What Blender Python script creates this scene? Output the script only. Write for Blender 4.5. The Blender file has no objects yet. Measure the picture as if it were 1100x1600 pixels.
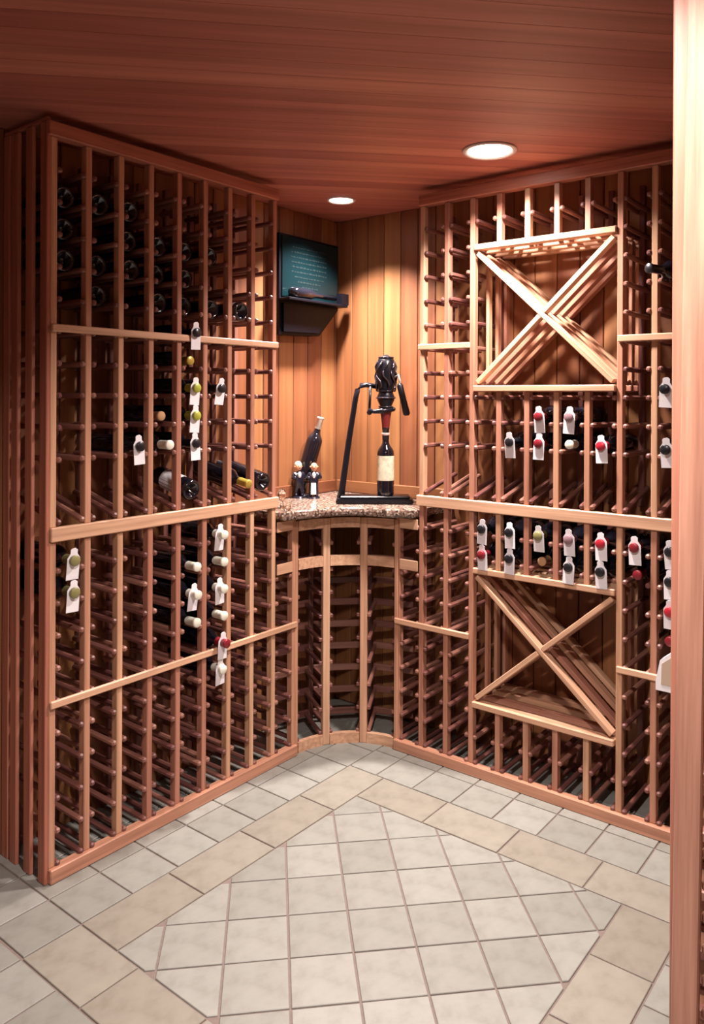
import bpy, bmesh, math, random
from mathutils import Vector, Matrix
random.seed(7)
C = bpy.context.scene
COL = C.collection
V = Vector

# ------------------------------------------------------------------ camera
YAW, PITCH, ROLL = -0.6542, -0.0004, 0.0041
FPX, CX, CY = 1207.96, 584.93, 622.45
fw = V((math.sin(YAW)*math.cos(PITCH), math.cos(YAW)*math.cos(PITCH), math.sin(PITCH)))
rt = fw.cross(V((0, 0, 1))).normalized(); up = rt.cross(fw)
cr, sr = math.cos(ROLL), math.sin(ROLL)
rt, up = cr*rt+sr*up, -sr*rt+cr*up
cam = bpy.data.cameras.new('camera'); camo = bpy.data.objects.new('camera', cam); COL.objects.link(camo)
M = Matrix((rt, up, -fw)).transposed().to_4x4(); M.translation = V((2.2602, -2.7123, 1.5143))
camo.matrix_world = M
cam.sensor_fit = 'VERTICAL'; cam.sensor_height = 36; cam.sensor_width = 24.75
cam.lens = FPX/1600*36
cam.shift_x = (550-CX)/1600; cam.shift_y = (CY-800)/1600
cam.clip_start = 0.02
C.camera = camo

# ------------------------------------------------------------------ world, exposure
w = bpy.data.worlds.new('world'); C.world = w; w.use_nodes = True
w.node_tree.nodes['Background'].inputs[0].default_value = (0.05, 0.045, 0.06, 1)
w.node_tree.nodes['Background'].inputs[1].default_value = 0.3
C.view_settings.view_transform = 'Standard'; C.view_settings.look = 'None'
C.view_settings.gamma = 1; C.view_settings.use_curve_mapping = False
C.view_settings.exposure = 0.0
WARM = (1.0, 0.87, 0.81)
LIGHT_POWER = {'display': 43.0, 'corner': 34.0, 'entry': 50.0, 'hall_fill': 26.0}

# ------------------------------------------------------------------ materials
def nt(m):
    m.use_nodes = True; t = m.node_tree; return t, t.nodes, t.links
def ramp(n, stops):
    r = n.new('ShaderNodeValToRGB'); e = r.color_ramp.elements
    e[0].position, e[0].color = stops[0][0], (*stops[0][1], 1)
    e[1].position, e[1].color = stops[-1][0], (*stops[-1][1], 1)
    for p, c in stops[1:-1]:
        k = e.new(p); k.color = (*c, 1)
    return r
def wood(name, cols, rough=.42, spec=.4, contrast=.35, gs=1.0):
    """redwood: every stick draws its own tone, grain runs along local X"""
    m = bpy.data.materials.new(name); t, n, l = nt(m); b = n['Principled BSDF']
    oi = n.new('ShaderNodeObjectInfo'); tc = n.new('ShaderNodeTexCoord')
    off = n.new('ShaderNodeVectorMath'); off.operation = 'SCALE'; off.inputs[0].default_value = (7.3, 3.1, 9.7)
    mul = n.new('ShaderNodeMath'); mul.operation = 'MULTIPLY'; mul.inputs[1].default_value = 11
    l.new(oi.outputs['Random'], mul.inputs[0]); l.new(mul.outputs[0], off.inputs['Scale'])
    add = n.new('ShaderNodeVectorMath'); l.new(tc.outputs['Object'], add.inputs[0]); l.new(off.outputs[0], add.inputs[1])
    mp = n.new('ShaderNodeMapping'); mp.inputs['Scale'].default_value = (1.3*gs, 38*gs, 38*gs); l.new(add.outputs[0], mp.inputs[0])
    no = n.new('ShaderNodeTexNoise'); no.inputs['Scale'].default_value = 1.6; no.inputs['Detail'].default_value = 5; no.inputs['Roughness'].default_value = .6
    l.new(mp.outputs[0], no.inputs['Vector'])
    r = ramp(n, cols); l.new(oi.outputs['Random'], r.inputs[0])
    dk = n.new('ShaderNodeMix'); dk.data_type = 'RGBA'; dk.blend_type = 'MULTIPLY'
    gr = ramp(n, [(.3, (1-contrast, 1-contrast*1.25, 1-contrast*1.35)), (.72, (1.12, 1.08, 1.05))])
    l.new(no.outputs[0], gr.inputs[0]); dk.inputs[0].default_value = 1
    l.new(r.outputs[0], dk.inputs[6]); l.new(gr.outputs[0], dk.inputs[7])
    l.new(dk.outputs[2], b.inputs['Base Color'])
    b.inputs['Roughness'].default_value = rough; b.inputs['Specular IOR Level'].default_value = spec
    bp = n.new('ShaderNodeBump'); bp.inputs['Strength'].default_value = .12; bp.inputs['Distance'].default_value = .002
    l.new(no.outputs[0], bp.inputs['Height']); l.new(bp.outputs[0], b.inputs['Normal'])
    return m
def plain(name, col, rough=.5, metal=0, spec=.5, noise=0, scale=30, emit=None, coat=0):
    m = bpy.data.materials.new(name); t, n, l = nt(m); b = n['Principled BSDF']
    b.inputs['Base Color'].default_value = (*col, 1); b.inputs['Roughness'].default_value = rough
    b.inputs['Metallic'].default_value = metal; b.inputs['Specular IOR Level'].default_value = spec
    b.inputs['Coat Weight'].default_value = coat
    if noise:
        tc = n.new('ShaderNodeTexCoord'); no = n.new('ShaderNodeTexNoise'); no.inputs['Scale'].default_value = scale; no.inputs['Detail'].default_value = 4
        l.new(tc.outputs['Object'], no.inputs['Vector'])
        r = ramp(n, [(.3, tuple(c*(1-noise) for c in col)), (.7, tuple(min(1, c*(1+noise)) for c in col))])
        l.new(no.outputs[0], r.inputs[0]); l.new(r.outputs[0], b.inputs['Base Color'])
    if emit:
        b.inputs['Emission Color'].default_value = (*emit[0], 1); b.inputs['Emission Strength'].default_value = emit[1]
    return m
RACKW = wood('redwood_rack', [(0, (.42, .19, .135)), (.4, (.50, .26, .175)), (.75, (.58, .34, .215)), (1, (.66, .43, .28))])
RAILW = wood('redwood_rail_shaded', [(0, (.15, .06, .055)), (.5, (.21, .09, .075)), (1, (.33, .165, .125))])  # same redwood as the posts, shade inside the racks put into its colour
TRIMW = wood('redwood_trim', [(0, (.62, .38, .25)), (1, (.70, .46, .31))])
BASEW = wood('redwood_base', [(0, (.52, .27, .18)), (1, (.56, .30, .20))])
MOLDW = wood('redwood_molding', [(0, (.42, .16, .11)), (1, (.48, .20, .14))])
ENDW = wood('redwood_end_board', [(0, (.48, .26, .19)), (1, (.50, .28, .205))])
WALLW = wood('redwood_wall', [(0, (.21, .078, .036)), (.35, (.25, .10, .045)), (.7, (.30, .135, .056)), (1, (.36, .18, .075))], rough=.5, gs=.35)
CEILW = wood('redwood_ceiling', [(0, (.36, .125, .10)), (.5, (.42, .155, .12)), (1, (.48, .195, .145))], rough=.5, gs=.3)
BACKW = plain('dark_backing', (.10, .035, .022), .8)
GLASS = plain('dark_bottle_glass', (.006, .006, .010), .08, spec=.6, coat=.3)
PAPER = plain('white_tag_paper', (.80, .78, .82), .7, noise=.05)
LABELP = plain('cream_label_paper', (.62, .58, .44), .7, noise=.25, scale=45)
BLACKM = plain('black_cast_iron', (.006, .006, .010), .3, spec=.35)
CAP = {'black': plain('black_foil', (.012, .012, .016), .3),
       'red': plain('red_foil', (.42, .018, .035), .32), 'dark_red': plain('dark_red_foil', (.20, .012, .02), .35),
       'white': plain('white_foil', (.74, .73, .62), .4), 'gold': plain('gold_foil', (.50, .36, .07), .35, metal=.3),
       'green': plain('yellow_green_foil', (.34, .36, .05), .35), 'olive': plain('olive_foil', (.22, .20, .08), .35),
       'mauve': plain('mauve_foil', (.25, .15, .17), .35), 'cork': plain('cork', (.45, .26, .13), .8),
       'silver': plain('silver_foil', (.66, .64, .60), .3, metal=.5)}
GROUT = plain('grout', (.165, .125, .11), .85, noise=.1, scale=90)
def tilemat(name, cols):
    m = bpy.data.materials.new(name); t, n, l = nt(m); b = n['Principled BSDF']
    oi = n.new('ShaderNodeObjectInfo'); tc = n.new('ShaderNodeTexCoord')
    no = n.new('ShaderNodeTexNoise'); no.inputs['Scale'].default_value = 13; no.inputs['Detail'].default_value = 6; no.inputs['Roughness'].default_value = .62
    l.new(tc.outputs['Object'], no.inputs['Vector'])
    r0 = ramp(n, [(0, cols[0]), (.5, cols[1]), (1, cols[2])]); l.new(oi.outputs['Random'], r0.inputs[0])
    r = ramp(n, [(.28, (.78, .76, .72)), (.5, (1, 1, 1)), (.75, (1.12, 1.12, 1.10))]); l.new(no.outputs[0], r.inputs[0])
    mx = n.new('ShaderNodeMix'); mx.data_type = 'RGBA'; mx.blend_type = 'MULTIPLY'; mx.inputs[0].default_value = 1
    l.new(r0.outputs[0], mx.inputs[6]); l.new(r.outputs[0], mx.inputs[7]); l.new(mx.outputs[2], b.inputs['Base Color'])
    b.inputs['Roughness'].default_value = .45
    bp = n.new('ShaderNodeBump'); bp.inputs['Strength'].default_value = .15; bp.inputs['Distance'].default_value = .003
    l.new(no.outputs[0], bp.inputs['Height']); l.new(bp.outputs[0], b.inputs['Normal'])
    return m
TILE = tilemat('pale_stone_tile', [(.20, .20, .178), (.225, .225, .202), (.25, .252, .23)])
TILEB = tilemat('tan_border_tile', [(.205, .188, .155), (.22, .203, .168), (.235, .22, .185)])
def granite():
    m = bpy.data.materials.new('brown_granite'); t, n, l = nt(m); b = n['Principled BSDF']
    tc = n.new('ShaderNodeTexCoord'); vo = n.new('ShaderNodeTexVoronoi'); vo.inputs['Scale'].default_value = 130
    l.new(tc.outputs['Object'], vo.inputs['Vector'])
    r = ramp(n, [(0, (.04, .025, .022)), (.35, (.15, .09, .07)), (.7, (.26, .18, .14)), (1, (.46, .38, .32))])
    sp = n.new('ShaderNodeSeparateColor'); l.new(vo.outputs['Color'], sp.inputs[0]); l.new(sp.outputs[0], r.inputs[0])
    l.new(r.outputs[0], b.inputs['Base Color']); b.inputs['Roughness'].default_value = .18
    return m
GRAN = granite()

# ------------------------------------------------------------------ helpers
EM = {}
def tag(o, label=None, cat=None, group=None, kind=None):
    if label: o['label'] = label
    if cat: o['category'] = cat
    if group: o['group'] = group
    if kind: o['kind'] = kind
    return o
def thing(name, loc, label=None, cat=None, group=None, rot=0, kind=None):
    o = bpy.data.objects.new(name, None); COL.objects.link(o); o.empty_display_size = .1
    m = Matrix.Translation(V(loc)) @ Matrix.Rotation(rot, 4, 'Z')
    o.matrix_basis = m; EM[o.name] = m
    return tag(o, label, cat, group, kind)
def put(o, parent, Mw):
    """parent o and give it the world matrix Mw"""
    COL.objects.link(o)
    EM[o.name] = Mw
    if parent is not None:
        o.parent = parent; o.matrix_basis = EM[parent.name].inverted() @ Mw
    else:
        o.matrix_basis = Mw
    return o
def obj(name, me, mat, parent=None, Mw=None):
    if me.materials.get(mat.name) is None and len(me.materials) == 0: me.materials.append(mat)
    return put(bpy.data.objects.new(name, me), parent, Mw if Mw is not None else Matrix.Identity(4))
def smooth(me):
    for p in me.polygons: p.use_smooth = True
    return me
BOX = {}
def boxmesh(L, W, H, mat, bev=.0022):
    k = (round(L, 4), round(W, 4), round(H, 4), mat.name, bev)
    if k not in BOX:
        bm = bmesh.new(); bmesh.ops.create_cube(bm, size=1)
        for v in bm.verts: v.co = V((v.co.x*L, v.co.y*W, v.co.z*H))
        if bev: bmesh.ops.bevel(bm, geom=bm.edges[:], offset=min(bev, .3*min(L, W, H)), segments=1, affect='EDGES')
        me = bpy.data.meshes.new('stick'); bm.to_mesh(me); bm.free(); me.materials.append(mat); BOX[k] = me
    return BOX[k]
def stick(name, parent, mat, p0, p1, W, H, upv=(0, 0, 1), bev=.0022):
    """bar from p0 to p1; W measured sideways, H along upv"""
    p0, p1 = V(p0), V(p1); d = p1-p0; L = d.length; x = d/L
    z = V(upv); z = (z-x*z.dot(x)).normalized(); y = z.cross(x)
    m = Matrix((x, y, z)).transposed().to_4x4(); m.translation = (p0+p1)/2
    return put(bpy.data.objects.new(name, boxmesh(L, W, H, mat, bev)), parent, m)
def clip(poly, a, b, c):
    """keep a*x+b*y<=c"""
    out = []
    for i in range(len(poly)):
        p, q = poly[i], poly[(i+1) % len(poly)]
        dp, dq = a*p[0]+b*p[1]-c, a*q[0]+b*q[1]-c
        if dp <= 0: out.append(p)
        if (dp < 0 < dq) or (dq < 0 < dp):
            s = dp/(dp-dq); out.append((p[0]+(q[0]-p[0])*s, p[1]+(q[1]-p[1])*s))
    return out
def cliprect(poly, x0, x1, y0, y1):
    for a, b, c in ((-1, 0, -x0), (1, 0, x1), (0, -1, -y0), (0, 1, y1)):
        if len(poly) >= 3: poly = clip(poly, a, b, c)
    return poly
def inset(poly, d):
    """inset a convex ccw polygon"""
    r = poly
    n = len(poly)
    for i in range(n):
        p, q = V(poly[i]), V(poly[(i+1) % n]); e = q-p
        if e.length < 1e-6: continue
        nn = V((e.y, -e.x)).normalized()      # outward for ccw
        if len(r) >= 3: r = clip(r, nn.x, nn.y, nn.dot(p)-d)
    return r
def area(p): return .5*sum(p[i][0]*p[(i+1) % len(p)][1]-p[(i+1) % len(p)][0]*p[i][1] for i in range(len(p)))
def prism_bm(bm, poly, z0, z1, ch=0):
    """ccw polygon extruded; top edge chamfered by ch"""
    n = len(poly)
    top = inset(poly, ch) if ch else poly
    if len(top) != n: top = poly
    lo = [bm.verts.new((x, y, z0)) for x, y in poly]
    if top is poly: hi = [bm.verts.new((x, y, z1)) for x, y in poly]; rings = [lo, hi]
    else:
        mid = [bm.verts.new((x, y, z1-ch*math.copysign(1, z1-z0))) for x, y in poly]
        # match order of inset verts to nearest
        hi = []
        for x, y in poly:
            q = min(top, key=lambda t: (t[0]-x)**2+(t[1]-y)**2); hi.append(bm.verts.new((q[0], q[1], z1)))
        rings = [lo, mid, hi]
    for a, b in zip(rings, rings[1:]):
        for i in range(n):
            bm.faces.new((a[i], a[(i+1) % n], b[(i+1) % n], b[i]))
    bm.faces.new(hi); bm.faces.new(lo[::-1])
def prism(name, parent, mat, poly, z0, z1, ch=0, Mw=None, rot=0, origin=None):
    """rot: turns object axes so that the grain (local X) follows that angle"""
    if area(poly) < 0: poly = poly[::-1]
    cx = sum(p[0] for p in poly)/len(poly); cy = sum(p[1] for p in poly)/len(poly)
    c, s = math.cos(-rot), math.sin(-rot)
    loc = [((x-cx)*c-(y-cy)*s, (x-cx)*s+(y-cy)*c) for x, y in poly]
    bm = bmesh.new(); prism_bm(bm, loc, 0, z1-z0, ch)
    bmesh.ops.recalc_face_normals(bm, faces=bm.faces[:])
    me = bpy.data.meshes.new(name); bm.to_mesh(me); bm.free(); me.materials.append(mat)
    L = Matrix.Translation((cx, cy, z0)) @ Matrix.Rotation(rot, 4, 'Z')
    return put(bpy.data.objects.new(name, me), parent, (Mw @ L) if Mw is not None else L)
def lathe(prof, seg=20):
    """profile [(r,z)] turned around Z"""
    bm = bmesh.new(); rings = []
    for r, z in prof:
        if r < 1e-5: rings.append([bm.verts.new((0, 0, z))])
        else: rings.append([bm.verts.new((r*math.cos(2*math.pi*i/seg), r*math.sin(2*math.pi*i/seg), z)) for i in range(seg)])
    for a, b in zip(rings, rings[1:]):
        for i in range(seg):
            j = (i+1) % seg
            if len(a) == 1 and len(b) == 1: continue
            if len(a) == 1: bm.faces.new((a[0], b[j], b[i]))
            elif len(b) == 1: bm.faces.new((a[i], a[j], b[0]))
            else: bm.faces.new((a[i], a[j], b[j], b[i]))
    bmesh.ops.recalc_face_normals(bm, faces=bm.faces[:])
    me = bpy.data.meshes.new('turned'); bm.to_mesh(me); bm.free()
    return smooth(me)
def tube_bm(bm, pts, rad, seg=8):
    pts = [V(p) for p in pts]; rings = []
    for k, p in enumerate(pts):
        d = (pts[min(k+1, len(pts)-1)]-pts[max(k-1, 0)]).normalized()
        a = V((0, 0, 1)) if abs(d.z) < .9 else V((1, 0, 0))
        u = d.cross(a).normalized(); v = d.cross(u)
        r = rad[k] if isinstance(rad, (list, tuple)) else rad
        rings.append([bm.verts.new(p+(u*math.cos(2*math.pi*i/seg)+v*math.sin(2*math.pi*i/seg))*r) for i in range(seg)])
    for a, b in zip(rings, rings[1:]):
        for i in range(seg): bm.faces.new((a[i], a[(i+1) % seg], b[(i+1) % seg], b[i]))
    bm.faces.new(rings[0][::-1]); bm.faces.new(rings[-1])
def ball_bm(bm, c, r, s=(1, 1, 1), seg=12):
    bmesh.ops.create_uvsphere(bm, u_segments=seg, v_segments=max(6, seg//2+2), radius=r, matrix=Matrix.Translation(V(c)) @ Matrix.Diagonal((*s, 1)))
def fin(bm, sm=True):
    bmesh.ops.recalc_face_normals(bm, faces=bm.faces[:])
    me = bpy.data.meshes.new('part'); bm.to_mesh(me); bm.free()
    return smooth(me) if sm else me

# ------------------------------------------------------------------ measures
SL, SR, P = .3187, .3111, .1211           # corner offsets, column pitch
D = .27                                   # rack depth (walls at x=-D, y=+D)
CEIL, TOP = 2.40, 2.37
DISP, MIDU, MIDL = 1.1056, 1.7293, .5544  # display rail top, mid rails
LOW = [.050+.1018*k for k in range(10)]
UPP = [1.417+.1013*k for k in range(-1, 9)]
YEND = -(SL+9*P)-.011                     # near end of left and right hand racks
XR = 1.878                                # face of the rack on the right wall

# ------------------------------------------------------------------ room shell
RX0, RX1, RY0, RY1 = -D-.012, 3.25, -4.1, D+.012
floor = prism('floor', None, GROUT, [(RX0-.1, RY0-.1), (RX1+.1, RY0-.1), (RX1+.1, RY1+.1), (RX0-.1, RY1+.1)], -.10, -.004); tag(floor, kind='structure')
T = .175; J = .0029
def tile(poly, mat, acc=None):
    p = inset(poly, J)
    if len(p) < 3 or abs(area(p)) < 4e-4: return
    if acc is not None: prism_bm(acc, p, -.004, 0, .0015); return
    prism('tile', floor, mat, p, -.004, random.uniform(-.0004, .0006), .0015)
FX0, FX1, FY0, FY1 = .42, 1.445, -1.46, -.415
# diagonal field
a0, b0, st = .115, 1.26, .2475
for i in range(-8, 8):
    for j in range(-8, 8):
        a, b = a0+i*st, b0+j*st           # a=x+y, b=x-y at tile corner
        q = [((a+da+b+db)/2, (a+da-b-db)/2) for da, db in ((0, 0), (st, 0), (st, st), (0, st))]
        if area(q) < 0: q = q[::-1]
        q = cliprect(q, FX0, FX1, FY0, FY1)
        if len(q) >= 3: tile(q, TILE)
# tan ring: long pieces
B = .175
def strip(x0, x1, y0, y1, horiz, n, mat):
    for k in range(n):
        if horiz: a = x0+(x1-x0)*k/n; b = x0+(x1-x0)*(k+1)/n; tile([(a, y0), (b, y0), (b, y1), (a, y1)], mat)
        else: a = y0+(y1-y0)*k/n; b = y0+(y1-y0)*(k+1)/n; tile([(x0, a), (x1, a), (x1, b), (x0, b)], mat)
strip(FX0-B, FX0, FY0, FY1+B, False, 4, TILEB)
strip(FX0, FX1+B, FY1, FY1+B, True, 4, TILEB)
strip(FX1, FX1+B, FY0, FY1, False, 4, TILEB)
strip(FX0-B, FX1+B, FY0-B, FY0, True, 5, TILEB)
# outer square tiles
def rect(x0, x1, y0, y1, mat=TILE, acc=None): tile([(x0, y0), (x1, y0), (x1, y1), (x0, y1)], mat, acc)
ys = [-.943-.172*k for k in range(-7, 4)]
rings = [FX0-B-.175, FX0-2*B-.175, FX0-3*B-.175]
for xa in rings:
    for y in ys:
        if y-.172 > FY0-B-.02: rect(max(xa, RX0), xa+.175, y-.172, min(y, RY1))
xs = [.38+.175*k for k in range(-1, 9)]
for r in range(3):
    y1 = FY1+B+.175*(r+1)
    for x in xs: rect(max(x, FX0-B), x+.175, y1-.175, min(y1, RY1))
for r in range(2):
    x0 = FX1+B+.175*r
    for k in range(9): rect(x0, x0+.175, -.24-.175*(k+1), -.24-.175*k)
for r in range(3):
    y1 = FY0-B-.175*r
    for k in range(13): rect(max(RX0, -.28+.175*k), -.28+.175*(k+1), y1-.175, y1)
for k in range(3): rect(max(RX0, -.28+.175*k), -.28+.175*(k+1), FY0-B-.0, FY0-B+.172) if k < 3 and -.28+.175*(k+1) < FX0-B+.02 and False else None
acc = bmesh.new()
x = -.28
while x < RX1:
    y = FY0-B-.525
    while y > RY0:
        rect(max(x, RX0), min(x+.175, RX1), max(y-.175, RY0), y, acc=acc); y -= .175
    x += .175
for ky in range(8):
    for kx in range(7):
        rect(2.0+.175*kx, min(2.175+.175*kx, RX1), FY0-B-.525+.175*ky, FY0-B-.35+.175*ky, acc=acc) if 2.0+.175*kx < RX1 and ky < 3 else None
me = bpy.data.meshes.new('tiles'); bmesh.ops.recalc_face_normals(acc, faces=acc.faces[:]); acc.to_mesh(me); acc.free(); me.materials.append(TILE)
o = obj('tile_field', me, TILE, floor); tag(o, kind='stuff')

# walls: backing + planks
def wall(name, x0, y0, x1, y1, nx, ny, h=CEIL, pw=.099, planks=True, z0=0):
    """wall surface from (x0,y0) to (x1,y1); (nx,ny) points into the room"""
    d = V((x1-x0, y1-y0, 0)); L = d.length; d.normalize(); n = V((nx, ny, 0))
    t = .06
    c0, c1 = V((x0, y0, 0))-n*(t/2), V((x1, y1, 0))-n*(t/2)
    base = stick(name, None, BACKW, c0+V((0, 0, h/2)), c1+V((0, 0, h/2)), t, h, bev=0); tag(base, kind='structure')
    k = 0; s = 0
    while planks and s < L-.01:
        wd = min(pw, L-s); p = V((x0, y0, 0))+d*(s+wd/2)+n*.006
        stick('plank', base, WALLW, p+V((0, 0, z0)), p+V((0, 0, h)), wd-.003, .012, upv=n, bev=.003)
        s += pw
    return base
wall('wall_left', RX0, RY0, RX0, RY1, 1, 0)
wall('wall_back', RX0+.012, RY1, XR+D+.012, RY1, 0, -1)
wall('wall_right', XR+D+.012, RY1-.012, XR+D+.012, YEND-.02, -1, 0)
wall('wall_jog', XR+D+.075, YEND-.03, RX1, YEND-.03, 0, -1)
wall('wall_hall', RX1, YEND-.042, RX1, RY0, -1, 0)
wall('wall_front', RX0+.012, RY0, RX1-.012, RY0, 0, 1)
ceil = prism('ceiling', None, BACKW, [(RX0-.1, RY0-.1), (RX1+.1, RY0-.1), (RX1+.1, RY1+.1), (RX0-.1, RY1+.1)], CEIL+.012, CEIL+.08); tag(ceil, kind='structure')
pw = .092
for i in range(-60, 60):
    # strips running along (1,1): c = (x-y)/sqrt2
    c0 = i*pw+.001; c1 = c0+pw-.0016
    s2 = math.sqrt(.5); big = 8
    q = [(c0*s2-big*s2, -c0*s2-big*s2), (c1*s2-big*s2, -c1*s2-big*s2), (c1*s2+big*s2, -c1*s2+big*s2), (c0*s2+big*s2, -c0*s2+big*s2)]
    if area(q) < 0: q = q[::-1]
    q = cliprect(q, RX0, RX1, RY0, RY1)
    if len(q) >= 3 and abs(area(q)) > .002:
        # chamfer belongs to the lower (room) side
        o = prism('plank', ceil, CEILW, q, CEIL, CEIL+.012, 0, rot=math.pi/4)

# ------------------------------------------------------------------ racks
W, DP, RW = .022, .030, .018              # post width, post depth, rail size
class Face:
    """maps (s along the face, depth behind the face, z) to the room"""
    def __init__(s, o, a, n): s.o, s.a, s.n = V(o), V(a), V(n)   # n points out of the face, into the room
    def __call__(s, t, d, z): p = s.o+s.a*t-s.n*d; return V((p.x, p.y, z))
FL = Face((0, 0, 0), (0, -1, 0), (1, 0, 0))          # left rack: t = distance from the corner
FR = Face((0, 0, 0), (1, 0, 0), (0, -1, 0))
FN = Face((XR, -.36, 0), (0, -1, 0), (-1, 0, 0))     # near right-hand rack
def lineL(i): return SL+P*(9-i)
def lineR(j): return SR+P*j
def rails(par, F, t, zs, sides, tilt=False, d1=D-.022):
    for z in zs:
        for sd in sides:
            y = t+sd*(W/2+RW/2)
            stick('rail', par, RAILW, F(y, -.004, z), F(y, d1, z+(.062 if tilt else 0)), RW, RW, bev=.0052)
def post(par, F, t, z0, z1, back=True, w=W):
    stick('post', par, RACKW, F(t, DP/2, z0), F(t, DP/2, z1), w, DP, upv=F.n)
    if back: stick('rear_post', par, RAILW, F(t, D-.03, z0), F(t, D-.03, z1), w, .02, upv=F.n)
def hbar(name, par, mat, F, t0, t1, z0, z1, d0, d1, bev=.003):
    return stick(name, par, mat, F(t0, (d0+d1)/2, (z0+z1)/2), F(t1, (d0+d1)/2, (z0+z1)/2), abs(d1-d0), z1-z0, bev=bev)

# left lower
r = thing('wine_rack', (-.13, -lineL(4.5), 0), 'redwood wine rack against left wall, lower unit under the display rail, ten posts wide', 'wine rack')
for i in range(10):
    t = lineL(i); post(r, FL, t, .045, DISP-.045 if i < 9 else 1.005)
    rails(r, FL, t, LOW, [s for s in (-1, 1) if not (i == 0 and s == 1) and not (i == 9 and s == -1)])
hbar('display_rail', r, TRIMW, FL, lineL(8)-.02, lineL(0)+W/2, DISP-.045, DISP, -.010, .012)
hbar('cross_rail', r, TRIMW, FL, lineL(9)-W/2, lineL(0)+W/2, MIDL-.012, MIDL+.012, -.012, 0)
hbar('base_molding', r, BASEW, FL, lineL(9)-W/2, lineL(0)+.012, 0, .045, -.016, .02)
# left upper
r = thing('wine_rack', (-.13, -lineL(4), DISP), 'redwood wine rack against left wall, upper unit from display rail to ceiling', 'wine rack')
for i in range(9):
    t = lineL(i); post(r, FL, t, DISP, TOP-.045)
    sd = [s for s in (-1, 1) if not (i == 0 and s == 1) and not (i == 8 and s == -1)]
    rails(r, FL, t, UPP, sd)
    rails(r, FL, t, [DISP+.012], sd, True)
hbar('cross_rail', r, TRIMW, FL, lineL(8)-.014, lineL(0)+W/2, MIDU-.012, MIDU+.012, -.012, 0)
hbar('top_molding', r, MOLDW, FL, lineL(8)-.012, lineL(0)+.024, TOP-.045, TOP, -.014, .03)
# slatted end
def end_panel(F, t, label, n=4):
    e = thing('end_panel', F(t, .13, 0), label, 'rack end panel')
    for k in range(n):
        d = .019+k*.0870
        if k == n-1: d = D-.024
        stick('end_slat', e, MOLDW, F(t, d, 0), F(t, d, TOP-.0), .040, .013, upv=F.a)
    stick('top_rail', e, MOLDW, F(t-.001, .0, TOP-.0225+.03), F(t-.001, D-.005, TOP-.0225+.03), .012, .012, upv=(0, 0, 1))
    return e
end_panel(FL, lineL(0)+W/2+.0075, 'four upright redwood slats closing the near end of left wine rack')

# right lower / upper with room for the two diamond bins (between lines 3 and 8)
NJ = 12
ZB = [(1.566, 2.108), (.300, .812)]       # inner heights of the upper and lower bin
r = thing('wine_rack', (lineR(6), .13, 0), 'redwood wine rack on back wall, lower unit right of curved corner unit', 'wine rack')
for j in range(NJ+1):
    t = lineR(j)
    sd = [s for s in (-1, 1) if not (j == 0 and s == -1)]
    if 4 <= j <= 7:
        post(r, FR, t, .045, ZB[1][0]-.024); post(r, FR, t, ZB[1][1]+.024, DISP-.045)
        rails(r, FR, t, [z for z in LOW if z < .25 or z > .85], sd)
    else:
        post(r, FR, t, .045, DISP-.045 if j else 1.005)
        for s in sd:
            inb = (j == 3 and s == 1) or (j == 8 and s == -1)
            rails(r, FR, t, [z for z in LOW if not inb or z < .25 or z > .85], [s])
hbar('display_rail', r, TRIMW, FR, lineR(1)-.02, XR-.08, DISP-.045, DISP, -.010, .012)
hbar('cross_rail', r, TRIMW, FR, lineR(0)-W/2, lineR(3)-.006, MIDL-.012, MIDL+.012, -.012, 0)
hbar('cross_rail', r, TRIMW, FR, lineR(8)-.006, XR-.08, MIDL-.012, MIDL+.012, -.012, 0)
hbar('base_molding', r, BASEW, FR, lineR(0)-W/2, XR-.02, 0, .045, -.016, .02)
r = thing('wine_rack', (lineR(6.5), .13, DISP), 'redwood wine rack on back wall, upper unit right of the plank alcove', 'wine rack')
for j in range(1, NJ+1):
    t = lineR(j)
    sd = [s for s in (-1, 1) if not (j == 1 and s == -1)]
    if 4 <= j <= 7:
        post(r, FR, t, DISP, ZB[0][0]-.024); post(r, FR, t, ZB[0][1]+.024, TOP-.045)
        rails(r, FR, t, [z for z in UPP if z < 1.53 or z > 2.12], sd)
    else:
        post(r, FR, t, DISP, TOP-.045)
        for s in sd:
            inb = (j == 3 and s == 1) or (j == 8 and s == -1)
            rails(r, FR, t, [z for z in UPP if not inb or z < 1.53 or z > 2.12], [s])
    rails(r, FR, t, [DISP+.012], sd, True)
hbar('cross_rail', r, TRIMW, FR, lineR(1)-.014, lineR(3)-.006, MIDU-.012, MIDU+.012, -.012, 0)
hbar('cross_rail', r, TRIMW, FR, lineR(8)-.006, XR-.03, MIDU-.012, MIDU+.012, -.012, 0)
hbar('top_molding', r, MOLDW, FR, lineR(1)-.012, XR-.02, TOP-.045, TOP, -.014, .03)

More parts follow.
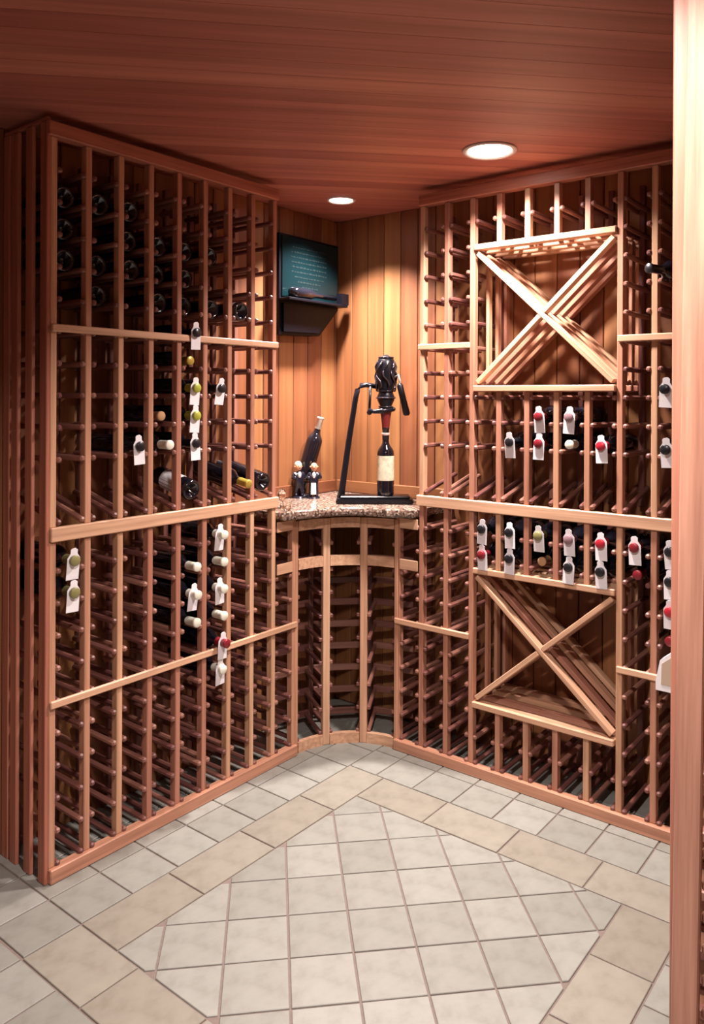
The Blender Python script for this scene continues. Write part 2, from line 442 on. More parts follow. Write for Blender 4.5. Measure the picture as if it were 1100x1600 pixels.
# diamond bins
DEP = [.014, .092, .170, .244]
def diamond(z0, z1, label):
    b = thing('diamond_bin', FR(lineR(5.5), .13, z0-.024), label, 'wine bin', 'diamond bins')
    x0, x1 = lineR(3)+W/2+.002, lineR(8)-W/2-.002
    for k, d in enumerate(DEP):
        m = TRIMW if k == 0 else RACKW
        hbar('shelf_slat', b, m, FR, x0, x1, z0-.024, z0, d-.014 if k else -.014, d+.014)
        hbar('top_slat', b, m, FR, x0, x1, z1, z1+.024, d-.014 if k else -.010, d+.014)
        if k: stick('side_slat', b, m, FR(x0+.008, d+.012, z0), FR(x0+.008, d+.012, z1), .03, .014, upv=(1, 0, 0))
        if k: stick('side_slat', b, m, FR(x1-.008, d+.012, z0), FR(x1-.008, d+.012, z1), .03, .014, upv=(1, 0, 0))
        e = .012
        p = FR(x0+e, d, z1-e); q = FR(x1-e, d, z0+e)
        stick('diagonal_slat', b, m, p, q, .036, .019, upv=(0, 0, 1))
        p = FR(x0+e, d, z0+e); q = FR(x1-e, d, z1-e)
        dd = (q-p).normalized(); c = (p+q)/2
        stick('diagonal_slat', b, m, p, c-dd*.011, .036, .019, upv=(0, 0, 1))
        stick('diagonal_slat', b, m, c+dd*.011, q, .036, .019, upv=(0, 0, 1))
diamond(*ZB[0], 'open square bin with crossed diagonal slats above the display rail')
diamond(*ZB[1], 'open square bin with crossed diagonal slats below the display rail')

# curved corner unit
CC = V((.315, -.315)); R0 = .315
r = thing('curved_wine_rack', (.02, -.02, 0), 'concave curved redwood corner rack under the granite counter', 'wine rack')
def cp(rad, deg, z=0): a = math.radians(deg); return V((CC.x+rad*math.cos(a), CC.y+rad*math.sin(a), z))
for deg in (178, 150, 120, 92):
    a = math.radians(deg); n = V((-math.cos(a), -math.sin(a), 0))
    wd = .032 if 100 < deg < 160 else .018
    sh = 4 if deg in (178, 92) else 0
    stick('post', r, TRIMW if wd > .02 else RACKW, cp(R0+.012, deg, .0), cp(R0+.012, deg, .99), wd, .030, upv=n)
    tang = V((-math.sin(a), math.cos(a), 0))
    for s in (-1, 1):
        if (deg == 178 and s == 1) or (deg == 92 and s == -1): continue
        for z in LOW[:8]+[.876]:
            o0 = tang*s*(wd/2+.008)
            hi = .05 if z > .8 else 0
            dd = .24 if 100 < deg < 160 else .19
            stick('rail', r, RAILW, cp(R0+.003, deg, z)+o0, cp(R0+dd, deg, z+hi)+o0*.9, .016, .016)
    if 100 < deg < 160: stick('rear_post', r, RAILW, cp(R0+.225, deg, 0), cp(R0+.225, deg, .98), .022, .02, upv=n)
for z in LOW[:8]:
    for A_, B_ in ((150, 120), (172, 150), (120, 98)):
        stick('rung', r, RAILW, cp(R0+.232, A_-(1.5 if A_ == 150 else 0), z+.004), cp(R0+.232, B_+(1.5 if B_ == 120 else 0), z+.004), .012, .030)
def arcpoly(ri, ro, a0, a1, n=6):
    A = [a0+(a1-a0)*k/n for k in range(n+1)]
    return [tuple(cp(ri, a)[:2]) for a in A]+[tuple(cp(ro, a)[:2]) for a in A[::-1]]
def arcprism(name, par, mat, ri, ro, a0, a1, z0, z1, n=6):
    poly = arcpoly(ri, ro, a0, a1, n)
    bm = bmesh.new(); m = len(poly)//2
    lo = [bm.verts.new((*p, z0)) for p in poly]; hi = [bm.verts.new((*p, z1)) for p in poly]; N = len(poly)
    for k in range(N): bm.faces.new((lo[k], lo[(k+1) % N], hi[(k+1) % N], hi[k]))
    for k in range(m-1):
        for rr in (lo, hi): bm.faces.new((rr[k], rr[k+1], rr[N-2-k], rr[N-1-k]))
    me = fin(bm, False); me.materials.append(mat)
    return put(bpy.data.objects.new(name, me), par, Matrix.Identity(4))
for a0_, a1_ in ((176, 153), (147, 123), (117, 94)):
    arcprism('curved_rail', r, TRIMW, R0-.004, R0+.014, a0_, a1_, .780, .824)
    arcprism('curved_apron', r, TRIMW, R0-.004, R0+.014, a0_, a1_, .946, .990)
    arcprism('curved_base', r, TRIMW, R0-.006, R0+.016, a0_, a1_, 0, .045)
# straight apron bits above the end columns
hbar('straight_apron', r, TRIMW, FL, SL+W/2+.002, SL+P-.015, 1.0-.044, 1.0, -.006, -.0002)
hbar('straight_apron', r, TRIMW, FR, SR+W/2+.002, SR+P-.015, 1.0-.044, 1.0, -.006, -.0002)
hbar('straight_rail', r, TRIMW, FL, SL+W/2+.002, SL+P-.015, .78, .824, -.006, -.0002)
hbar('straight_rail', r, TRIMW, FR, SR+W/2+.002, SR+P-.015, .78, .824, -.006, -.0002)

# near right-hand rack
r = thing('wine_rack', (XR+.13, -.9, 0), 'redwood wine rack on right wall, seen from its near end at frame edge', 'wine rack')
n_ = 8; tN = abs(YEND)-.36-.0
for i in range(n_):
    t = tN-.012-P*i
    stick('post', r, RACKW, FN(t, DP/2, 0.0), FN(t, DP/2, TOP), W, DP, upv=FN.n)
    stick('rear_post', r, RAILW, FN(t, D-.03, 0.0), FN(t, D-.03, TOP), W, .02, upv=FN.n)
    for z in LOW+UPP:
        for s in (-1, 1):
            if i == 0 and s == 1: continue
            if i > 4 and z > 1.2: continue
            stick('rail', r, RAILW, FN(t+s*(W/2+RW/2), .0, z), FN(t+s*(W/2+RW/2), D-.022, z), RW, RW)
hbar('base_molding', r, BASEW, FN, .05, tN, 0, .045, -.006, -.0005)
hbar('display_rail', r, TRIMW, FN, .05, tN-.03, DISP-.045, DISP, -.001, .010)
e = thing('end_panel', FN(tN, .13, 0), 'pale-topped upright redwood boards closing near end of right wine rack, at right frame edge', 'rack end panel')
for k in range(4):
    d = .0212+.0850*k                     # boards lean a touch, as in the photograph
    stick('end_slat', e, ENDW, FN(tN+.0075, d, 0), FN(tN+.0075, d+.029, CEIL-.004), .042, .013, upv=FN.a)
for k in range(40):   # short cleats glimpsed between the slats
    z = .08+.0509*k
    stick('cleat', e, RACKW, FN(tN-.006, .050, z), FN(tN-.006, .128, z), .012, .015)

# ------------------------------------------------------------------ counter, backsplash
cnt = thing('countertop', (-.1, .1, 1.01), 'speckled brown granite corner countertop with a curved front edge', 'countertop')
edge = [tuple(cp(.232, a)[:2]) for a in [175-170*0-k*85/10 for k in range(11)]]
poly = [(-D+.002, D-.002), (-D+.002, -(SL+P)+.014), (.032, -(SL+P)+.014)] + [(.052, -.36)] + edge + [(.36, -.05), (SR+P-.014, -.032), (SR+P-.014, D-.002)]
bm = bmesh.new()
z0c, z1c, rr = 1.008, 1.045, .012
def ringat(off, z):
    out = []
    for i, p in enumerate(poly):
        q = V(p)
        if 2 <= i <= len(poly)-2:
            c = V((-.02, .02)); dirv = (c-q).normalized(); q = q+dirv*off
        out.append(bm.verts.new((q.x, q.y, z)))
    return out
rgs = [ringat(.010, z0c), ringat(.002, z0c+.008), ringat(0, (z0c+z1c)/2), ringat(.003, z1c-.006), ringat(.010, z1c)]
N = len(poly)
for a_, b_ in zip(rgs, rgs[1:]):
    for i in range(N): bm.faces.new((a_[i], a_[(i+1) % N], b_[(i+1) % N], b_[i]))
for rg in (rgs[0], rgs[-1]):
    f = bm.faces.new(rg)
bmesh.ops.triangulate(bm, faces=[f for f in bm.faces if len(f.verts) > 4])
me = fin(bm, False); me.materials.append(GRAN); put(bpy.data.objects.new('slab', me), cnt, Matrix.Identity(4))
stick('backsplash', cnt, WALLW, (-D+.006, -.42, 1.075), (-D+.006, D-.012, 1.075), .012, .056)
stick('backsplash', cnt, WALLW, (-D+.014, D-.006, 1.075), (SR+P-.02, D-.006, 1.075), .012, .056)

# ------------------------------------------------------------------ wine bottles
def bottle_profile():
    return [(0, .034), (.012, .026), (.024, .006), (.030, 0), (.035, .001), (.0378, .006), (.038, .02), (.038, .185), (.036, .198), (.030, .210), (.021, .222), (.0158, .234), (.0142, .25), (.0142, .296), (.0158, .297), (.0158, .303), (.010, .304), (0, .304)]
BM_GLASS = lathe(bottle_profile(), 18); BM_GLASS.materials.append(GLASS)
CAPM = {}
def capmesh(c):
    if c not in CAPM:
        m = lathe([(.0150, .248), (.0156, .250), (.0152, .294), (.0170, .295), (.0170, .3045), (.0155, .306), (0, .3062)], 16)
        m.materials.append(CAP[c]); CAPM[c] = m
    return CAPM[c]
def labelmesh(z0, z1, mat=LABELP, ang=150):
    bm = bmesh.new(); n = 16; a0 = -math.radians(ang); rows = []
    for z in (z0, z1): rows.append([bm.verts.new((.0384*math.cos(a0+2*-a0*k/n), .0384*math.sin(a0+2*-a0*k/n), z)) for k in range(n+1)])
    for k in range(n): bm.faces.new((rows[0][k], rows[0][k+1], rows[1][k+1], rows[1][k]))
    me = fin(bm); me.materials.append(mat); return me
# house shaped tag hung round the neck, in local XZ (x sideways, -y towards viewer)
def tagmesh():
    pts = [(-.0215, -.062), (.0215, -.062), (.0215, .008), (.0120, .022), (.0120, .034), (.004, .040), (-.008, .038), (-.0120, .034), (-.0120, .022), (-.0215, .008)]
    bm = bmesh.new(); t = .0009
    a = [bm.verts.new((x, -t, z)) for x, z in pts]; b = [bm.verts.new((x, t, z)) for x, z in pts]
    bm.faces.new(a); bm.faces.new(b[::-1])
    for i in range(len(pts)): bm.faces.new((a[i], b[i], b[(i+1) % len(pts)], a[(i+1) % len(pts)]))
    me = fin(bm, False); me.materials.append(PAPER); return me
TAGM = tagmesh()
def bottle(base, axis, cap, tagd, label, group, facing=None, neck=True, lab=None, cat='wine bottle'):
    """base: centre of the bottle's foot, axis: towards the neck"""
    base, axis = V(base), V(axis).normalized()
    b = thing('wine_bottle', base, label, cat, group)
    h = V((0, 0, 1)) if abs(axis.z) < .95 else V((1, 0, 0))
    x = h-axis*h.dot(axis); x.normalize(); y = axis.cross(x)
    Mw = Matrix((x, y, axis)).transposed().to_4x4(); Mw.translation = base
    put(bpy.data.objects.new('glass_body', BM_GLASS), b, Mw)
    put(bpy.data.objects.new('capsule', capmesh(cap)), b, Mw)
    if lab: put(bpy.data.objects.new('label', lab), b, Mw)
    if tagd:
        n = V((axis.x, axis.y, 0)).normalized()       # towards the room
        sx = V((0, 0, 1)).cross(-n)*-1
        sx = n.cross(V((0, 0, 1)))*-1
        Mt = Matrix((sx, -n, V((0, 0, 1)))).transposed().to_4x4()
        tilt = Matrix.Rotation(random.uniform(-.07, .07), 4, 'Y') @ Matrix.Rotation(random.uniform(-.05, .12), 4, 'X')
        Mt = Mt @ tilt
        Mt.translation = base+axis*tagd
        put(bpy.data.objects.new('neck_tag', TAGM), b, Mt)
    return b
AX = .030                                   # bottle axis above the rail centre
ORD = ['first', 'second', 'third', 'fourth', 'fifth', 'sixth', 'seventh', 'eighth', 'ninth', 'tenth', 'eleventh', 'twelfth']
def side(F, line, i, k, lower):
    t = (line(i)+line(i+1))/2
    return t, ((LOW[k] if lower else UPP[k+1])+AX)
def racked(F, line, i, k, lower, cap, tagged, out, label, group, yaw=0):
    t, z = side(F, line, i, k, lower)
    ax = (F.n+F.a*yaw).normalized()
    tip = F(t+yaw*.14, -out, z); base = tip-ax*.306
    return bottle(base, ax, cap, (.306-tagged) if tagged else None, label, group)
GL, GR = 'bottles in the left rack', 'bottles in the back wall rack'
capname = {'black': 'black-capped', 'red': 'bright red-capped', 'dark_red': 'dark red-capped', 'white': 'white-capped', 'gold': 'gold-capped', 'green': 'yellow-green-capped', 'olive': 'olive-gold-capped', 'mauve': 'greyish mauve-capped', 'cork': 'cork-ended'}
# (column, row, lower?, capsule, tag offset or 0, protrusion)
LB = [(4, 3, 0, 'black', .012, .030), (4, 1, 0, 'green', .014, .030), (5, 1, 0, 'black', .014, .030), (4, 0, 0, 'green', .014, .030),
      (4, -1, 0, 'black', .014, .030), (2, -1, 0, 'black', .014, .030), (3, -1, 0, 'white', 0, .030), (3, 0, 0, 'cork', 0, -.02),
      (4, 2, 0, 'gold', 0, -.01),
      (0, 9, 1, 'olive', .014, .030), (0, 8, 1, 'olive', .014, .030), (5, 9, 1, 'white', .030, .045), (5, 8, 1, 'white', 0, .045),
      (4, 8, 1, 'white', 0, .035), (5, 7, 1, 'white', .030, .045), (4, 7, 1, 'white', .030, .040), (5, 6, 1, 'white', 0, .045), (4, 6, 1, 'white', 0, .035),
      (5, 5, 1, 'dark_red', .026, .060), (5, 4, 1, 'white', .020, .040)]
for c, k, lo, cap, tg, out in LB:
    row = (ORD[9-k] + ' row below display rail') if lo else (ORD[k+1] + ' row above display shelf')
    lb = f"{capname[cap]} {'tagged ' if tg else 'untagged '}bottle in left rack, {ORD[c]} column from near end, {row}"
    racked(FL, lineL, c, k, lo, cap, tg, out, lb.replace('display ', ''), GL)
RB = [(5, 0, 0, 'dark_red', .014, .03), (6, 0, 0, 'mauve', .014, .03), (4, -1, 0, 'black', .010, .03), (5, -1, 0, 'dark_red', .014, .03),
      (6, -1, 0, 'white', 0, .02), (7, -1, 0, 'red', .014, .03), (9, 1, 0, 'black', .020, .09), (9, -1, 0, 'black', .020, .08),
      (3, 9, 1, 'black', .014, .03), (3, 8, 1, 'dark_red', .014, .03), (4, 9, 1, 'black', .014, .03), (4, 8, 1, 'black', .014, .03),
      (5, 9, 1, 'olive', .014, .03), (5, 8, 1, 'cork', 0, -.01), (6, 9, 1, 'mauve', .014, .03), (6, 8, 1, 'black', .014, .03),
      (7, 9, 1, 'red', .014, .03), (7, 8, 1, 'black', .014, .03), (8, 9, 1, 'dark_red', .014, .03), (8, 8, 1, 'dark_red', 0, -.01),
      (9, 9, 1, 'black', .014, .03), (9, 8, 1, 'black', .014, .03), (9, 7, 1, 'red', .014, .03), (9, 6, 1, 'dark_red', 0, .02)]
for c, k, lo, cap, tg, out in RB:
    if lo: row = ORD[9-k]+' row below rail'; cc = ORD[c]
    else: row = ORD[k+1]+' row above shelf'; cc = ORD[c-1]
    lb = f"{capname[cap]} {'tagged ' if tg else 'untagged '}bottle in back rack, {cc} column from the corner, {row}"
    racked(FR, lineR, c, k, lo, cap, tg, out, lb, GR)
racked(FR, lineR, 9, 5, 0, 'black', 0, .10, 'black bottle poking out crosswise, high by the right frame edge', GR, yaw=-.36)
# bottles laid foot outwards
def footout(F, line, i, z, tilt, label, lab=None, cap='black', din=.0):
    t = (line(i)+line(i+1))/2; ax = (-F.n*math.cos(tilt)+V((0, 0, 1))*math.sin(tilt))
    return bottle(F(t, din, z), ax, cap, None, label, GL, lab=lab)
BIGLAB = labelmesh(.055, .150, PAPER, 170)
footout(FL, lineL, 4, DISP+.066, .22, 'dark bottle with wide white label lying foot outwards on left display shelf', BIGLAB)
footout(FL, lineL, 7, DISP+.066, .22, 'dark bottle lying foot outwards on left display shelf beside the counter')
footout(FL, lineL, 6, UPP[5]+AX, 0, 'dark bottle lying foot outwards in upper left rack, third column from the alcove', labelmesh(.02, .06, PAPER, 170))
tq = (lineL(6)+lineL(7))/2
bottle(FL(tq, .256, DISP+.085+.035), V((1, 0, -.16)), 'gold', None, 'bottle with gold capsule set back on left display shelf, third column from alcove', GL)
# dark bottles set deep in the upper left rack, all alike
random.seed(3)
for i in range(0, 6):
    for k in (4, 5, 6, 7):
        if (i, k) in ((5, 7), (4, 7), (2, 4), (0, 4), (3, 7), (1, 6), (5, 5)): continue
        t, z = side(FL, lineL, i, k, False)
        bottle(FL(t, .035+random.uniform(0, .02), z), -FL.n, 'black', None, f'dark foot-out bottle in left rack, {ORD[i]} column from near end, {ORD[8-k]} row under top molding', 'dark bottles in the top rows of the left rack')

# ------------------------------------------------------------------ things on the counter
Rv = V((rt.x, rt.y, 0)).normalized(); Bv = V((-Rv.y, Rv.x, 0))      # along / behind the stand's face
def axes(o): m = Matrix((Rv, Bv, V((0, 0, 1)))).transposed().to_4x4(); m.translation = V(o); return m
zc = 1.0452
O = V((2.2602, -2.7123, 0))+V((fw.x, fw.y, 0))*3.46+V((rt.x, rt.y, 0))*0
O.z = zc
SM = axes(O)
cs = thing('corkscrew_stand', O+Rv*.0, 'black cast-iron bar corkscrew with ornate head and lever, on its own base', 'corkscrew')
EM[cs.name] = Matrix.Translation(O)
def part(name, bm, mat, par, Mw, sm=True):
    me = fin(bm, sm); me.materials.append(mat); return put(bpy.data.objects.new(name, me), par, Mw)
def boxbm(bm, x0, x1, y0, y1, z0, z1):
    bmesh.ops.create_cube(bm, size=1, matrix=Matrix.Translation(((x0+x1)/2, (y0+y1)/2, (z0+z1)/2)) @ Matrix.Diagonal((x1-x0, y1-y0, z1-z0, 1)))
bm = bmesh.new(); boxbm(bm, -.168, .175, -.055, .065, 0, .022); bmesh.ops.bevel(bm, geom=bm.edges[:], offset=.006, segments=2, affect='EDGES')
part('base', bm, BLACKM, cs, SM, False)
bm = bmesh.new(); boxbm(bm, -.150, .160, -.040, .050, .022, .034); bmesh.ops.bevel(bm, geom=bm.edges[:], offset=.004, segments=1, affect='EDGES')
part('base_step', bm, BLACKM, cs, SM, False)
bm = bmesh.new()
tube_bm(bm, [(-.150, .02, .02), (-.143, .02, .06), (-.115, .02, .27), (-.084, .02, .47), (-.076, .02, .505), (-.060, .02, .525), (-.035, .02, .528), (.02, .02, .520)], [.019, .015, .0135, .0125, .0125, .0125, .012, .012], 10)
part('column', bm, BLACKM, cs, SM)
# ornate head
me = lathe([(0, .408), (.030, .410), (.034, .420), (.024, .430), (.030, .442), (.038, .46), (.040, .475), (.034, .487), (.031, .50), (.036, .515), (.039, .53), (.044, .56), (.046, .59), (.043, .62), (.034, .645), (.020, .655), (.010, .662), (0, .664)], 20)
me.materials.append(BLACKM); hx = .0515
put(bpy.data.objects.new('head', me), cs, SM @ Matrix.Translation((hx, 0, 0)))
bm = bmesh.new()
for k in range(8):                                   # raised scrollwork on the head
    a = k*math.pi/4
    pts = []
    for q in range(7):
        z = .50+.022*q; rad = .040+.006*math.sin(q*math.pi/6)+(.004 if q % 2 else 0); aa = a+.35*math.sin(q*1.3)
        pts.append((hx+rad*math.cos(aa), rad*math.sin(aa), z))
    tube_bm(bm, pts, .0042, 6)
for zz, rd in ((.47, .041), (.50, .034), (.43, .030), (.65, .032)):
    pts = [(hx+rd*math.cos(2*math.pi*q/16), rd*math.sin(2*math.pi*q/16), zz) for q in range(17)]
    tube_bm(bm, pts, .004, 6)
part('scrollwork', bm, plain('worn_iron', (.05, .04, .05), .25, metal=.6), cs, SM)
bm = bmesh.new()                                     # clamp arms under the arm
tube_bm(bm, [(-.018, .0, .52), (-.020, -.005, .46), (-.022, -.01, .41)], .006, 8)
tube_bm(bm, [(-.024, -.01, .415), (.00, -.02, .408), (.03, -.03, .412), (.085, -.02, .418)], [.011, .009, .012, .009], 8)
ball_bm(bm, (-.022, -.01, .405), .012); ball_bm(bm, (.085, -.02, .42), .010)
part('clamp', bm, BLACKM, cs, SM)
bm = bmesh.new(); tube_bm(bm, [(hx+.035, -.02, .56), (hx+.055, -.03, .572), (hx+.062, -.03, .545), (hx+.062, -.03, .525)], .005, 8)
part('lever', bm, CAP['silver'], cs, SM)
bm = bmesh.new(); tube_bm(bm, [(hx+.060, -.03, .535), (hx+.062, -.03, .525), (hx+.075, -.03, .47), (hx+.092, -.03, .40), (hx+.093, -.03, .392)], [.008, .014, .014, .016, .010], 12)
part('handle_grip', bm, BLACKM, cs, SM)
me = lathe([(.0165, .318), (.017, .325), (.020, .36), (.026, .395), (.030, .41), (.0, .412)], 16); me.materials.append(plain('maroon_collar', (.16, .02, .02), .3))
put(bpy.data.objects.new('bottle_guide', me), cs, SM @ Matrix.Translation((hx, 0, .013)))
# bottle under the corkscrew
bb = bottle(SM @ V((hx, 0, .0345)), (0, 0, 1), 'black', None, 'upright dark bottle with cream label standing under the corkscrew', None)
SCRW = labelmesh(.068, .178, LABELP, 130)
lm = put(bpy.data.objects.new('label', SCRW), bb, Matrix.Translation(SM @ V((hx, 0, .0345))) @ Matrix.Rotation(math.atan2(-fw.y, -fw.x), 4, 'Z'))
cr_ = lathe([(.0166, 0), (.0185, .002), (.0185, .010), (.0166, .012)], 16); cr_.materials.append(plain('pale_pink_ring', (.62, .40, .38), .4))
put(bpy.data.objects.new('neck_ring', cr_), bb, Matrix.Translation(SM @ V((hx, 0, .0345+.268))))

# waiter figurines carrying a bottle
SUIT = plain('glossy_black_suit', (.010, .010, .018), .25); SKIN = plain('figurine_skin', (.62, .33, .20), .5); SHIRT = plain('figurine_shirt', (.75, .75, .80), .5)
HAIR = plain('figurine_grey_hair', (.42, .36, .30), .6)
Of = V((2.2602, -2.7123, 0))+V((fw.x, fw.y, 0))*3.62+V((rt.x, rt.y, 0))*((489-CX)/FPX*3.62); Of.z = zc
FM = axes(Of)
def skin(name, par, mat, Mw, nodes, edges):
    me = bpy.data.meshes.new(name); me.from_pydata([n[:3] for n in nodes], edges, []); me.materials.append(mat)
    o = put(bpy.data.objects.new(name, me), par, Mw)
    md = o.modifiers.new('skin', 'SKIN'); md.use_smooth_shade = True
    for k, n in enumerate(nodes):
        o.data.skin_vertices[0].data[k].radius = (n[3], n[3]); o.data.skin_vertices[0].data[k].use_root = (k == 0)
    s = o.modifiers.new('sub', 'SUBSURF'); s.levels = 1; s.render_levels = 2
    return o
def figurine(off, lean, turn, hair, label, apron):
    Mf = FM @ Matrix.Translation(off) @ Matrix.Rotation(turn, 4, 'Z')
    f = thing('waiter_figurine', Mf.translation, label, 'figurine', 'waiter figurines'); 
    L = lean
    nodes = [(0, 0, .062, .019), (L*.4, 0, .085, .021), (L, 0, .112, .020), (L*1.1, 0, .126, .009),
             (-.010, 0, .050, .013), (-.013, .004, .028, .010), (-.014, .0, .012, .009), (-.014, -.010, .010, .008),
             (.010, 0, .050, .013), (.014, -.006, .028, .010), (.015, -.004, .012, .009), (.015, -.014, .010, .008),
             (L-.022, 0, .112, .010), (L-.032, -.006, .090, .009), (L-.020, -.022, .100, .007),
             (L+.022, 0, .112, .010), (L+.032, -.004, .092, .009), (L+.022, .020, .105, .007)]
    edges = [(0, 1), (1, 2), (2, 3), (0, 4), (4, 5), (5, 6), (6, 7), (0, 8), (8, 9), (9, 10), (10, 11), (2, 12), (12, 13), (13, 14), (2, 15), (15, 16), (16, 17)]
    skin('suit', f, SUIT, Mf, nodes, edges)
    bm = bmesh.new(); hz = .146
    ball_bm(bm, (L*1.15, -.002, hz), .0175, (.92, 1, 1.12), 16)
    ball_bm(bm, (L*1.15, -.0195, hz-.001), .0042); ball_bm(bm, (L*1.15-.0165, 0, hz), .004); ball_bm(bm, (L*1.15+.0165, 0, hz), .004)
    hd = part('head', bm, SKIN, f, Mf)
    bm = bmesh.new()
    for sx in (-1, 1): ball_bm(bm, (L*1.15+sx*.006, -.0178, hz+.004), .0018, seg=8)
    part('eyes', bm, SUIT, hd, Mf)
    bm = bmesh.new(); boxbm(bm, L*1.15-.004, L*1.15+.004, -.0185, -.016, hz-.0085, hz-.007); part('mouth', bm, CAP['dark_red'], hd, Mf, False)
    if hair:
        bm = bmesh.new(); ball_bm(bm, (L*1.15, .0035, hz+.0065), .0186, (1, 1, 1.05), 14); part('hair', bm, HAIR, f, Mf)
    else:
        bm = bmesh.new(); ball_bm(bm, (L*1.15, .009, hz-.002), .0155, (1.1, .8, .8), 14); part('hair', bm, SUIT, f, Mf)
    bm = bmesh.new(); ball_bm(bm, (L*.85, -.012, .108), .011, (.8, .9, 1.5), 12); part('shirt_front', bm, SHIRT, f, Mf)
    if apron:
        bm = bmesh.new()
        for z, w0 in ((.02, .011), (.045, .012), (.07, .010)): pass
        pts = [(-.012, -.026, .020), (.012, -.026, .020), (.011, -.021, .072), (-.011, -.021, .072)]
        a = [bm.verts.new(p) for p in pts]; b = [bm.verts.new((p[0], p[1]+.003, p[2])) for p in pts]
        bm.faces.new(a); bm.faces.new(b[::-1])
        for i in range(4): bm.faces.new((a[i], b[i], b[(i+1) % 4], a[(i+1) % 4]))
        part('apron', bm, SHIRT, f, Mf, False)
    bm = bmesh.new(); bmesh.ops.create_cone(bm, cap_ends=True, segments=20, radius1=.032, radius2=.028, depth=.008, matrix=Matrix.Translation((0, -.003, .004)))
    part('base', bm, SUIT, f, Mf, False)
    return f
figurine((0.004, 0, 0), .002, .1, False, 'bald waiter figurine in black suit and white apron, right of the pair', True)
figurine((-.066, .012, 0), -.002, .5, True, 'grey-haired waiter figurine in black suit, left of the pair', False)
pb = FM @ V((-.046, .058, .082)); pt = FM @ V((.030, .058, .365))
bottle(pb, pt-pb, 'silver', None, 'tilted dark bottle with silver neck held up behind the waiter figurines', None)
st = thing('bottle_cradle', FM @ V((-.046, .058, 0)), 'small dark cradle under the tilted bottle behind the figurines', 'bottle stand')
Mc = Matrix.Translation(FM @ V((-.046, .058, 0)))
me = lathe([(0, 0), (.034, 0), (.034, .008), (.014, .016), (.012, .050), (.020, .062), (.030, .070), (0, .070)], 16); me.materials.append(SUIT)
put(bpy.data.objects.new('stand', me), st, Mc)

# cut-glass pieces by the left rack
def glassmat():
    m = bpy.data.materials.new('clear_crystal'); t, n, l = nt(m); b = n['Principled BSDF']
    b.inputs['Base Color'].default_value = (.95, .95, .93, 1); b.inputs['Roughness'].default_value = .03
    b.inputs['Transmission Weight'].default_value = 1; b.inputs['IOR'].default_value = 1.5
    return m
CRY = glassmat()
def faceted(name, par, prof, Mw, seg=10):
    me = lathe(prof, seg)
    for p in me.polygons: p.use_smooth = False
    me.materials.append(CRY); put(bpy.data.objects.new(name, me), par, Mw)
def ctr(px, t): o = V((2.2602, -2.7123, 0))+V((fw.x, fw.y, 0))*t+V((rt.x, rt.y, 0))*((px-CX)/FPX*t); o.z = zc; return o
g = thing('crystal_stopper', ctr(441, 3.28), 'clear faceted crystal stopper standing on counter beside left rack', 'glassware'); g0 = Matrix.Translation(ctr(441, 3.28))
faceted('foot', g, [(0, 0), (.016, 0), (.018, .006), (.008, .012), (.007, .030), (.010, .034), (0, .034)], g0)
faceted('knob', g, [(0, .0345), (.010, .036), (.018, .050), (.019, .062), (.012, .078), (0, .084)], g0)
g = thing('crystal_votive', ctr(449, 3.22), 'low clear cut-glass cup at the counter front by left rack', 'glassware'); g0 = Matrix.Translation(ctr(449, 3.22))
faceted('cup', g, [(0, 0), (.014, 0), (.018, .006), (.022, .036), (.0185, .036), (.0145, .008), (0, .006)], g0, 12)

# ------------------------------------------------------------------ plaque on the left wall
pq = thing('wall_plaque', (-.23, 0, 1.8), 'dark green plaque with pale lines of text above a black shelf, left alcove wall', 'plaque')
GREEN = plain('glossy_green_board', (.002, .010, .013), .25, spec=.35); PAGE = plain('pale_green_print', (.012, .020, .022), .9, spec=0)
# outline in (y,z) with cut lower right corner, extruded along x
out = [(-.205, 1.80), (.070, 1.81), (.207, 1.945), (.207, 2.262), (-.205, 2.262)]
MX = Matrix(((0, 0, 1, -.268), (1, 0, 0, 0), (0, 1, 0, 0), (0, 0, 0, 1)))
bm = bmesh.new(); prism_bm(bm, out, 0, .060); CASE = plain('black_case', (.003, .003, .006), .4, spec=.15)
part('case', bm, CASE, pq, MX, False)
bm = bmesh.new(); prism_bm(bm, [(-.190, 1.975), (.198, 1.975), (.198, 2.252), (-.190, 2.252)], .0605, .066, .002); part('green_panel', bm, GREEN, pq, MX, False)
bm = bmesh.new(); random.seed(11)
for k in range(9):
    z = 2.205-k*.0225; half = (.115, .12, .125, .12, .115, .12, .10, .08, .05)[k]; y = -half-.01
    while y < half-.01:
        wd = random.uniform(.006, .022); boxbm(bm, y, min(y+wd, half), z, z+random.uniform(.005, .008), .0662, .0668); y += wd+random.uniform(.003, .006)
part('text_lines', bm, PAGE, pq, MX, False)
bm = bmesh.new(); boxbm(bm, -.205, .207, 1.955, 1.967, .0605, .125); bmesh.ops.bevel(bm, geom=bm.edges[:], offset=.002, segments=1, affect='EDGES'); part('shelf', bm, CASE, pq, MX, False)
bm = bmesh.new(); boxbm(bm, .16, .212, 1.967, 2.020, .09, .125); part('shelf_end', bm, CASE, pq, MX, False)
bm = bmesh.new(); prism_bm(bm, [(-.185, 1.815), (.055, 1.822), (.175, 1.945), (-.185, 1.945)], .0605, .072); part('lower_panel', bm, CASE, pq, MX, False)
bm = bmesh.new(); tube_bm(bm, [(-.17, 2.0, .10), (-.14, 2.0, .10), (-.05, 2.0, .10), (.0, 2.0, .10), (.14, 2.0, .10)], [.018, .026, .026, .012, .012], 14)
for v in bm.verts: v.co = V((v.co.x, v.co.y-.006, v.co.z))
hb = part('black_flask', bm, GLASS, None, MX)
tag(hb, 'glossy black flask lying on the ledge of the green plaque', 'bottle')

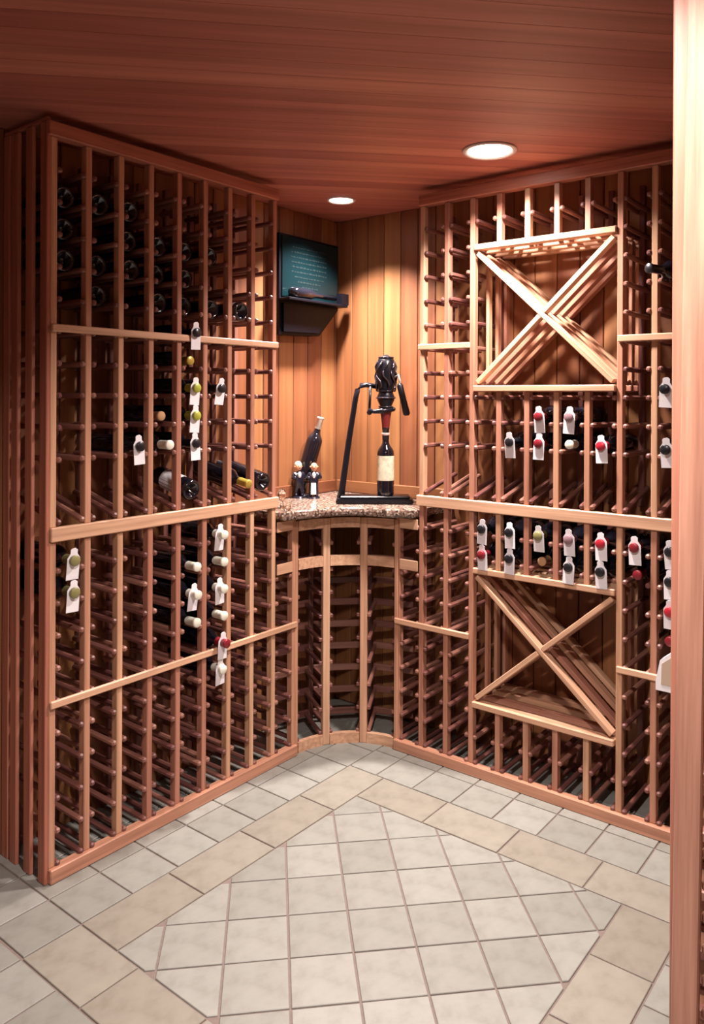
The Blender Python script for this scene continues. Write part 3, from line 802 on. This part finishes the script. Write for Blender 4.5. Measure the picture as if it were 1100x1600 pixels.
# small carton near the right frame edge
bx = thing('paper_box', FR(lineR(9.58), -.03, .60), 'beige house-shaped paper carton with pale edges hanging low by the right frame edge', 'box')
MB = Matrix(((1, 0, 0, lineR(9.60)), (0, 0, 1, -.045), (0, 1, 0, .60), (0, 0, 0, 1)))
bm = bmesh.new(); prism_bm(bm, [(-.050, -.072), (.045, -.072), (.045, .070), (.010, .070), (-.036, .030), (-.050, -.040)], 0, .040); bmesh.ops.recalc_face_normals(bm, faces=bm.faces[:])
part('carton', bm, PAPER, bx, MB, False)
bm = bmesh.new(); prism_bm(bm, [(-.032, -.050), (.040, -.050), (.040, .045), (.0, .045), (-.030, .020)], -.0015, -.0002); part('beige_face', bm, plain('beige_card', (.48, .36, .27), .7), bx, MB, False)

# ------------------------------------------------------------------ ceiling lights (each lamp brings its own light)
TRIMM = plain('white_metal_ring', (.62, .52, .50), .3); BAFF = plain('mirror_reflector', (.8, .78, .75), .15, metal=1)
def can(x, y, R, power, label, name='recessed_light', size=None, spread=135):
    f = thing(name, (x, y, CEIL), label, 'ceiling light', 'recessed ceiling lights')
    m0 = Matrix.Translation((x, y, CEIL))
    me = lathe([(R*.80, -.001), (R*1.0, -.001), (R*1.0, -.004), (R*.94, -.008), (R*.84, -.006), (R*.80, -.001)], 40); me.materials.append(TRIMM)
    put(bpy.data.objects.new('trim_ring', me), f, m0)
    em = bpy.data.materials.get('lamp_glow') or plain('lamp_glow', (1, 1, 1), .5, emit=((1, .93, .84), 14))
    me = lathe([(0, -.006), (R*.5, -.0055), (R*.76, -.003), (R*.79, -.0012)], 32); me.materials.append(em)
    put(bpy.data.objects.new('lens', me), f, m0)
    l = bpy.data.lights.new('lamp', 'AREA'); l.shape = 'DISK'; l.size = R*1.5; l.energy = power; l.color = WARM; l.spread = math.radians(spread)
    lo = bpy.data.objects.new('lamp', l); put(lo, f, Matrix.Translation((x, y, CEIL-.012)))
    return f
can(.905, -.275, .098, LIGHT_POWER['display'], 'large round recessed ceiling light in front of the crossed bins')
can(.038, -.064, .064, LIGHT_POWER['corner'], 'small round recessed ceiling light above the corner counter', spread=105)
can(1.62, -1.80, .098, LIGHT_POWER['entry'], 'recessed ceiling light above the entry, outside the picture')
can(2.65, -3.2, .098, LIGHT_POWER['hall_fill'], 'added fill light, ceiling can behind the camera, outside the picture')  # unseen lamp added as fill from behind the camera
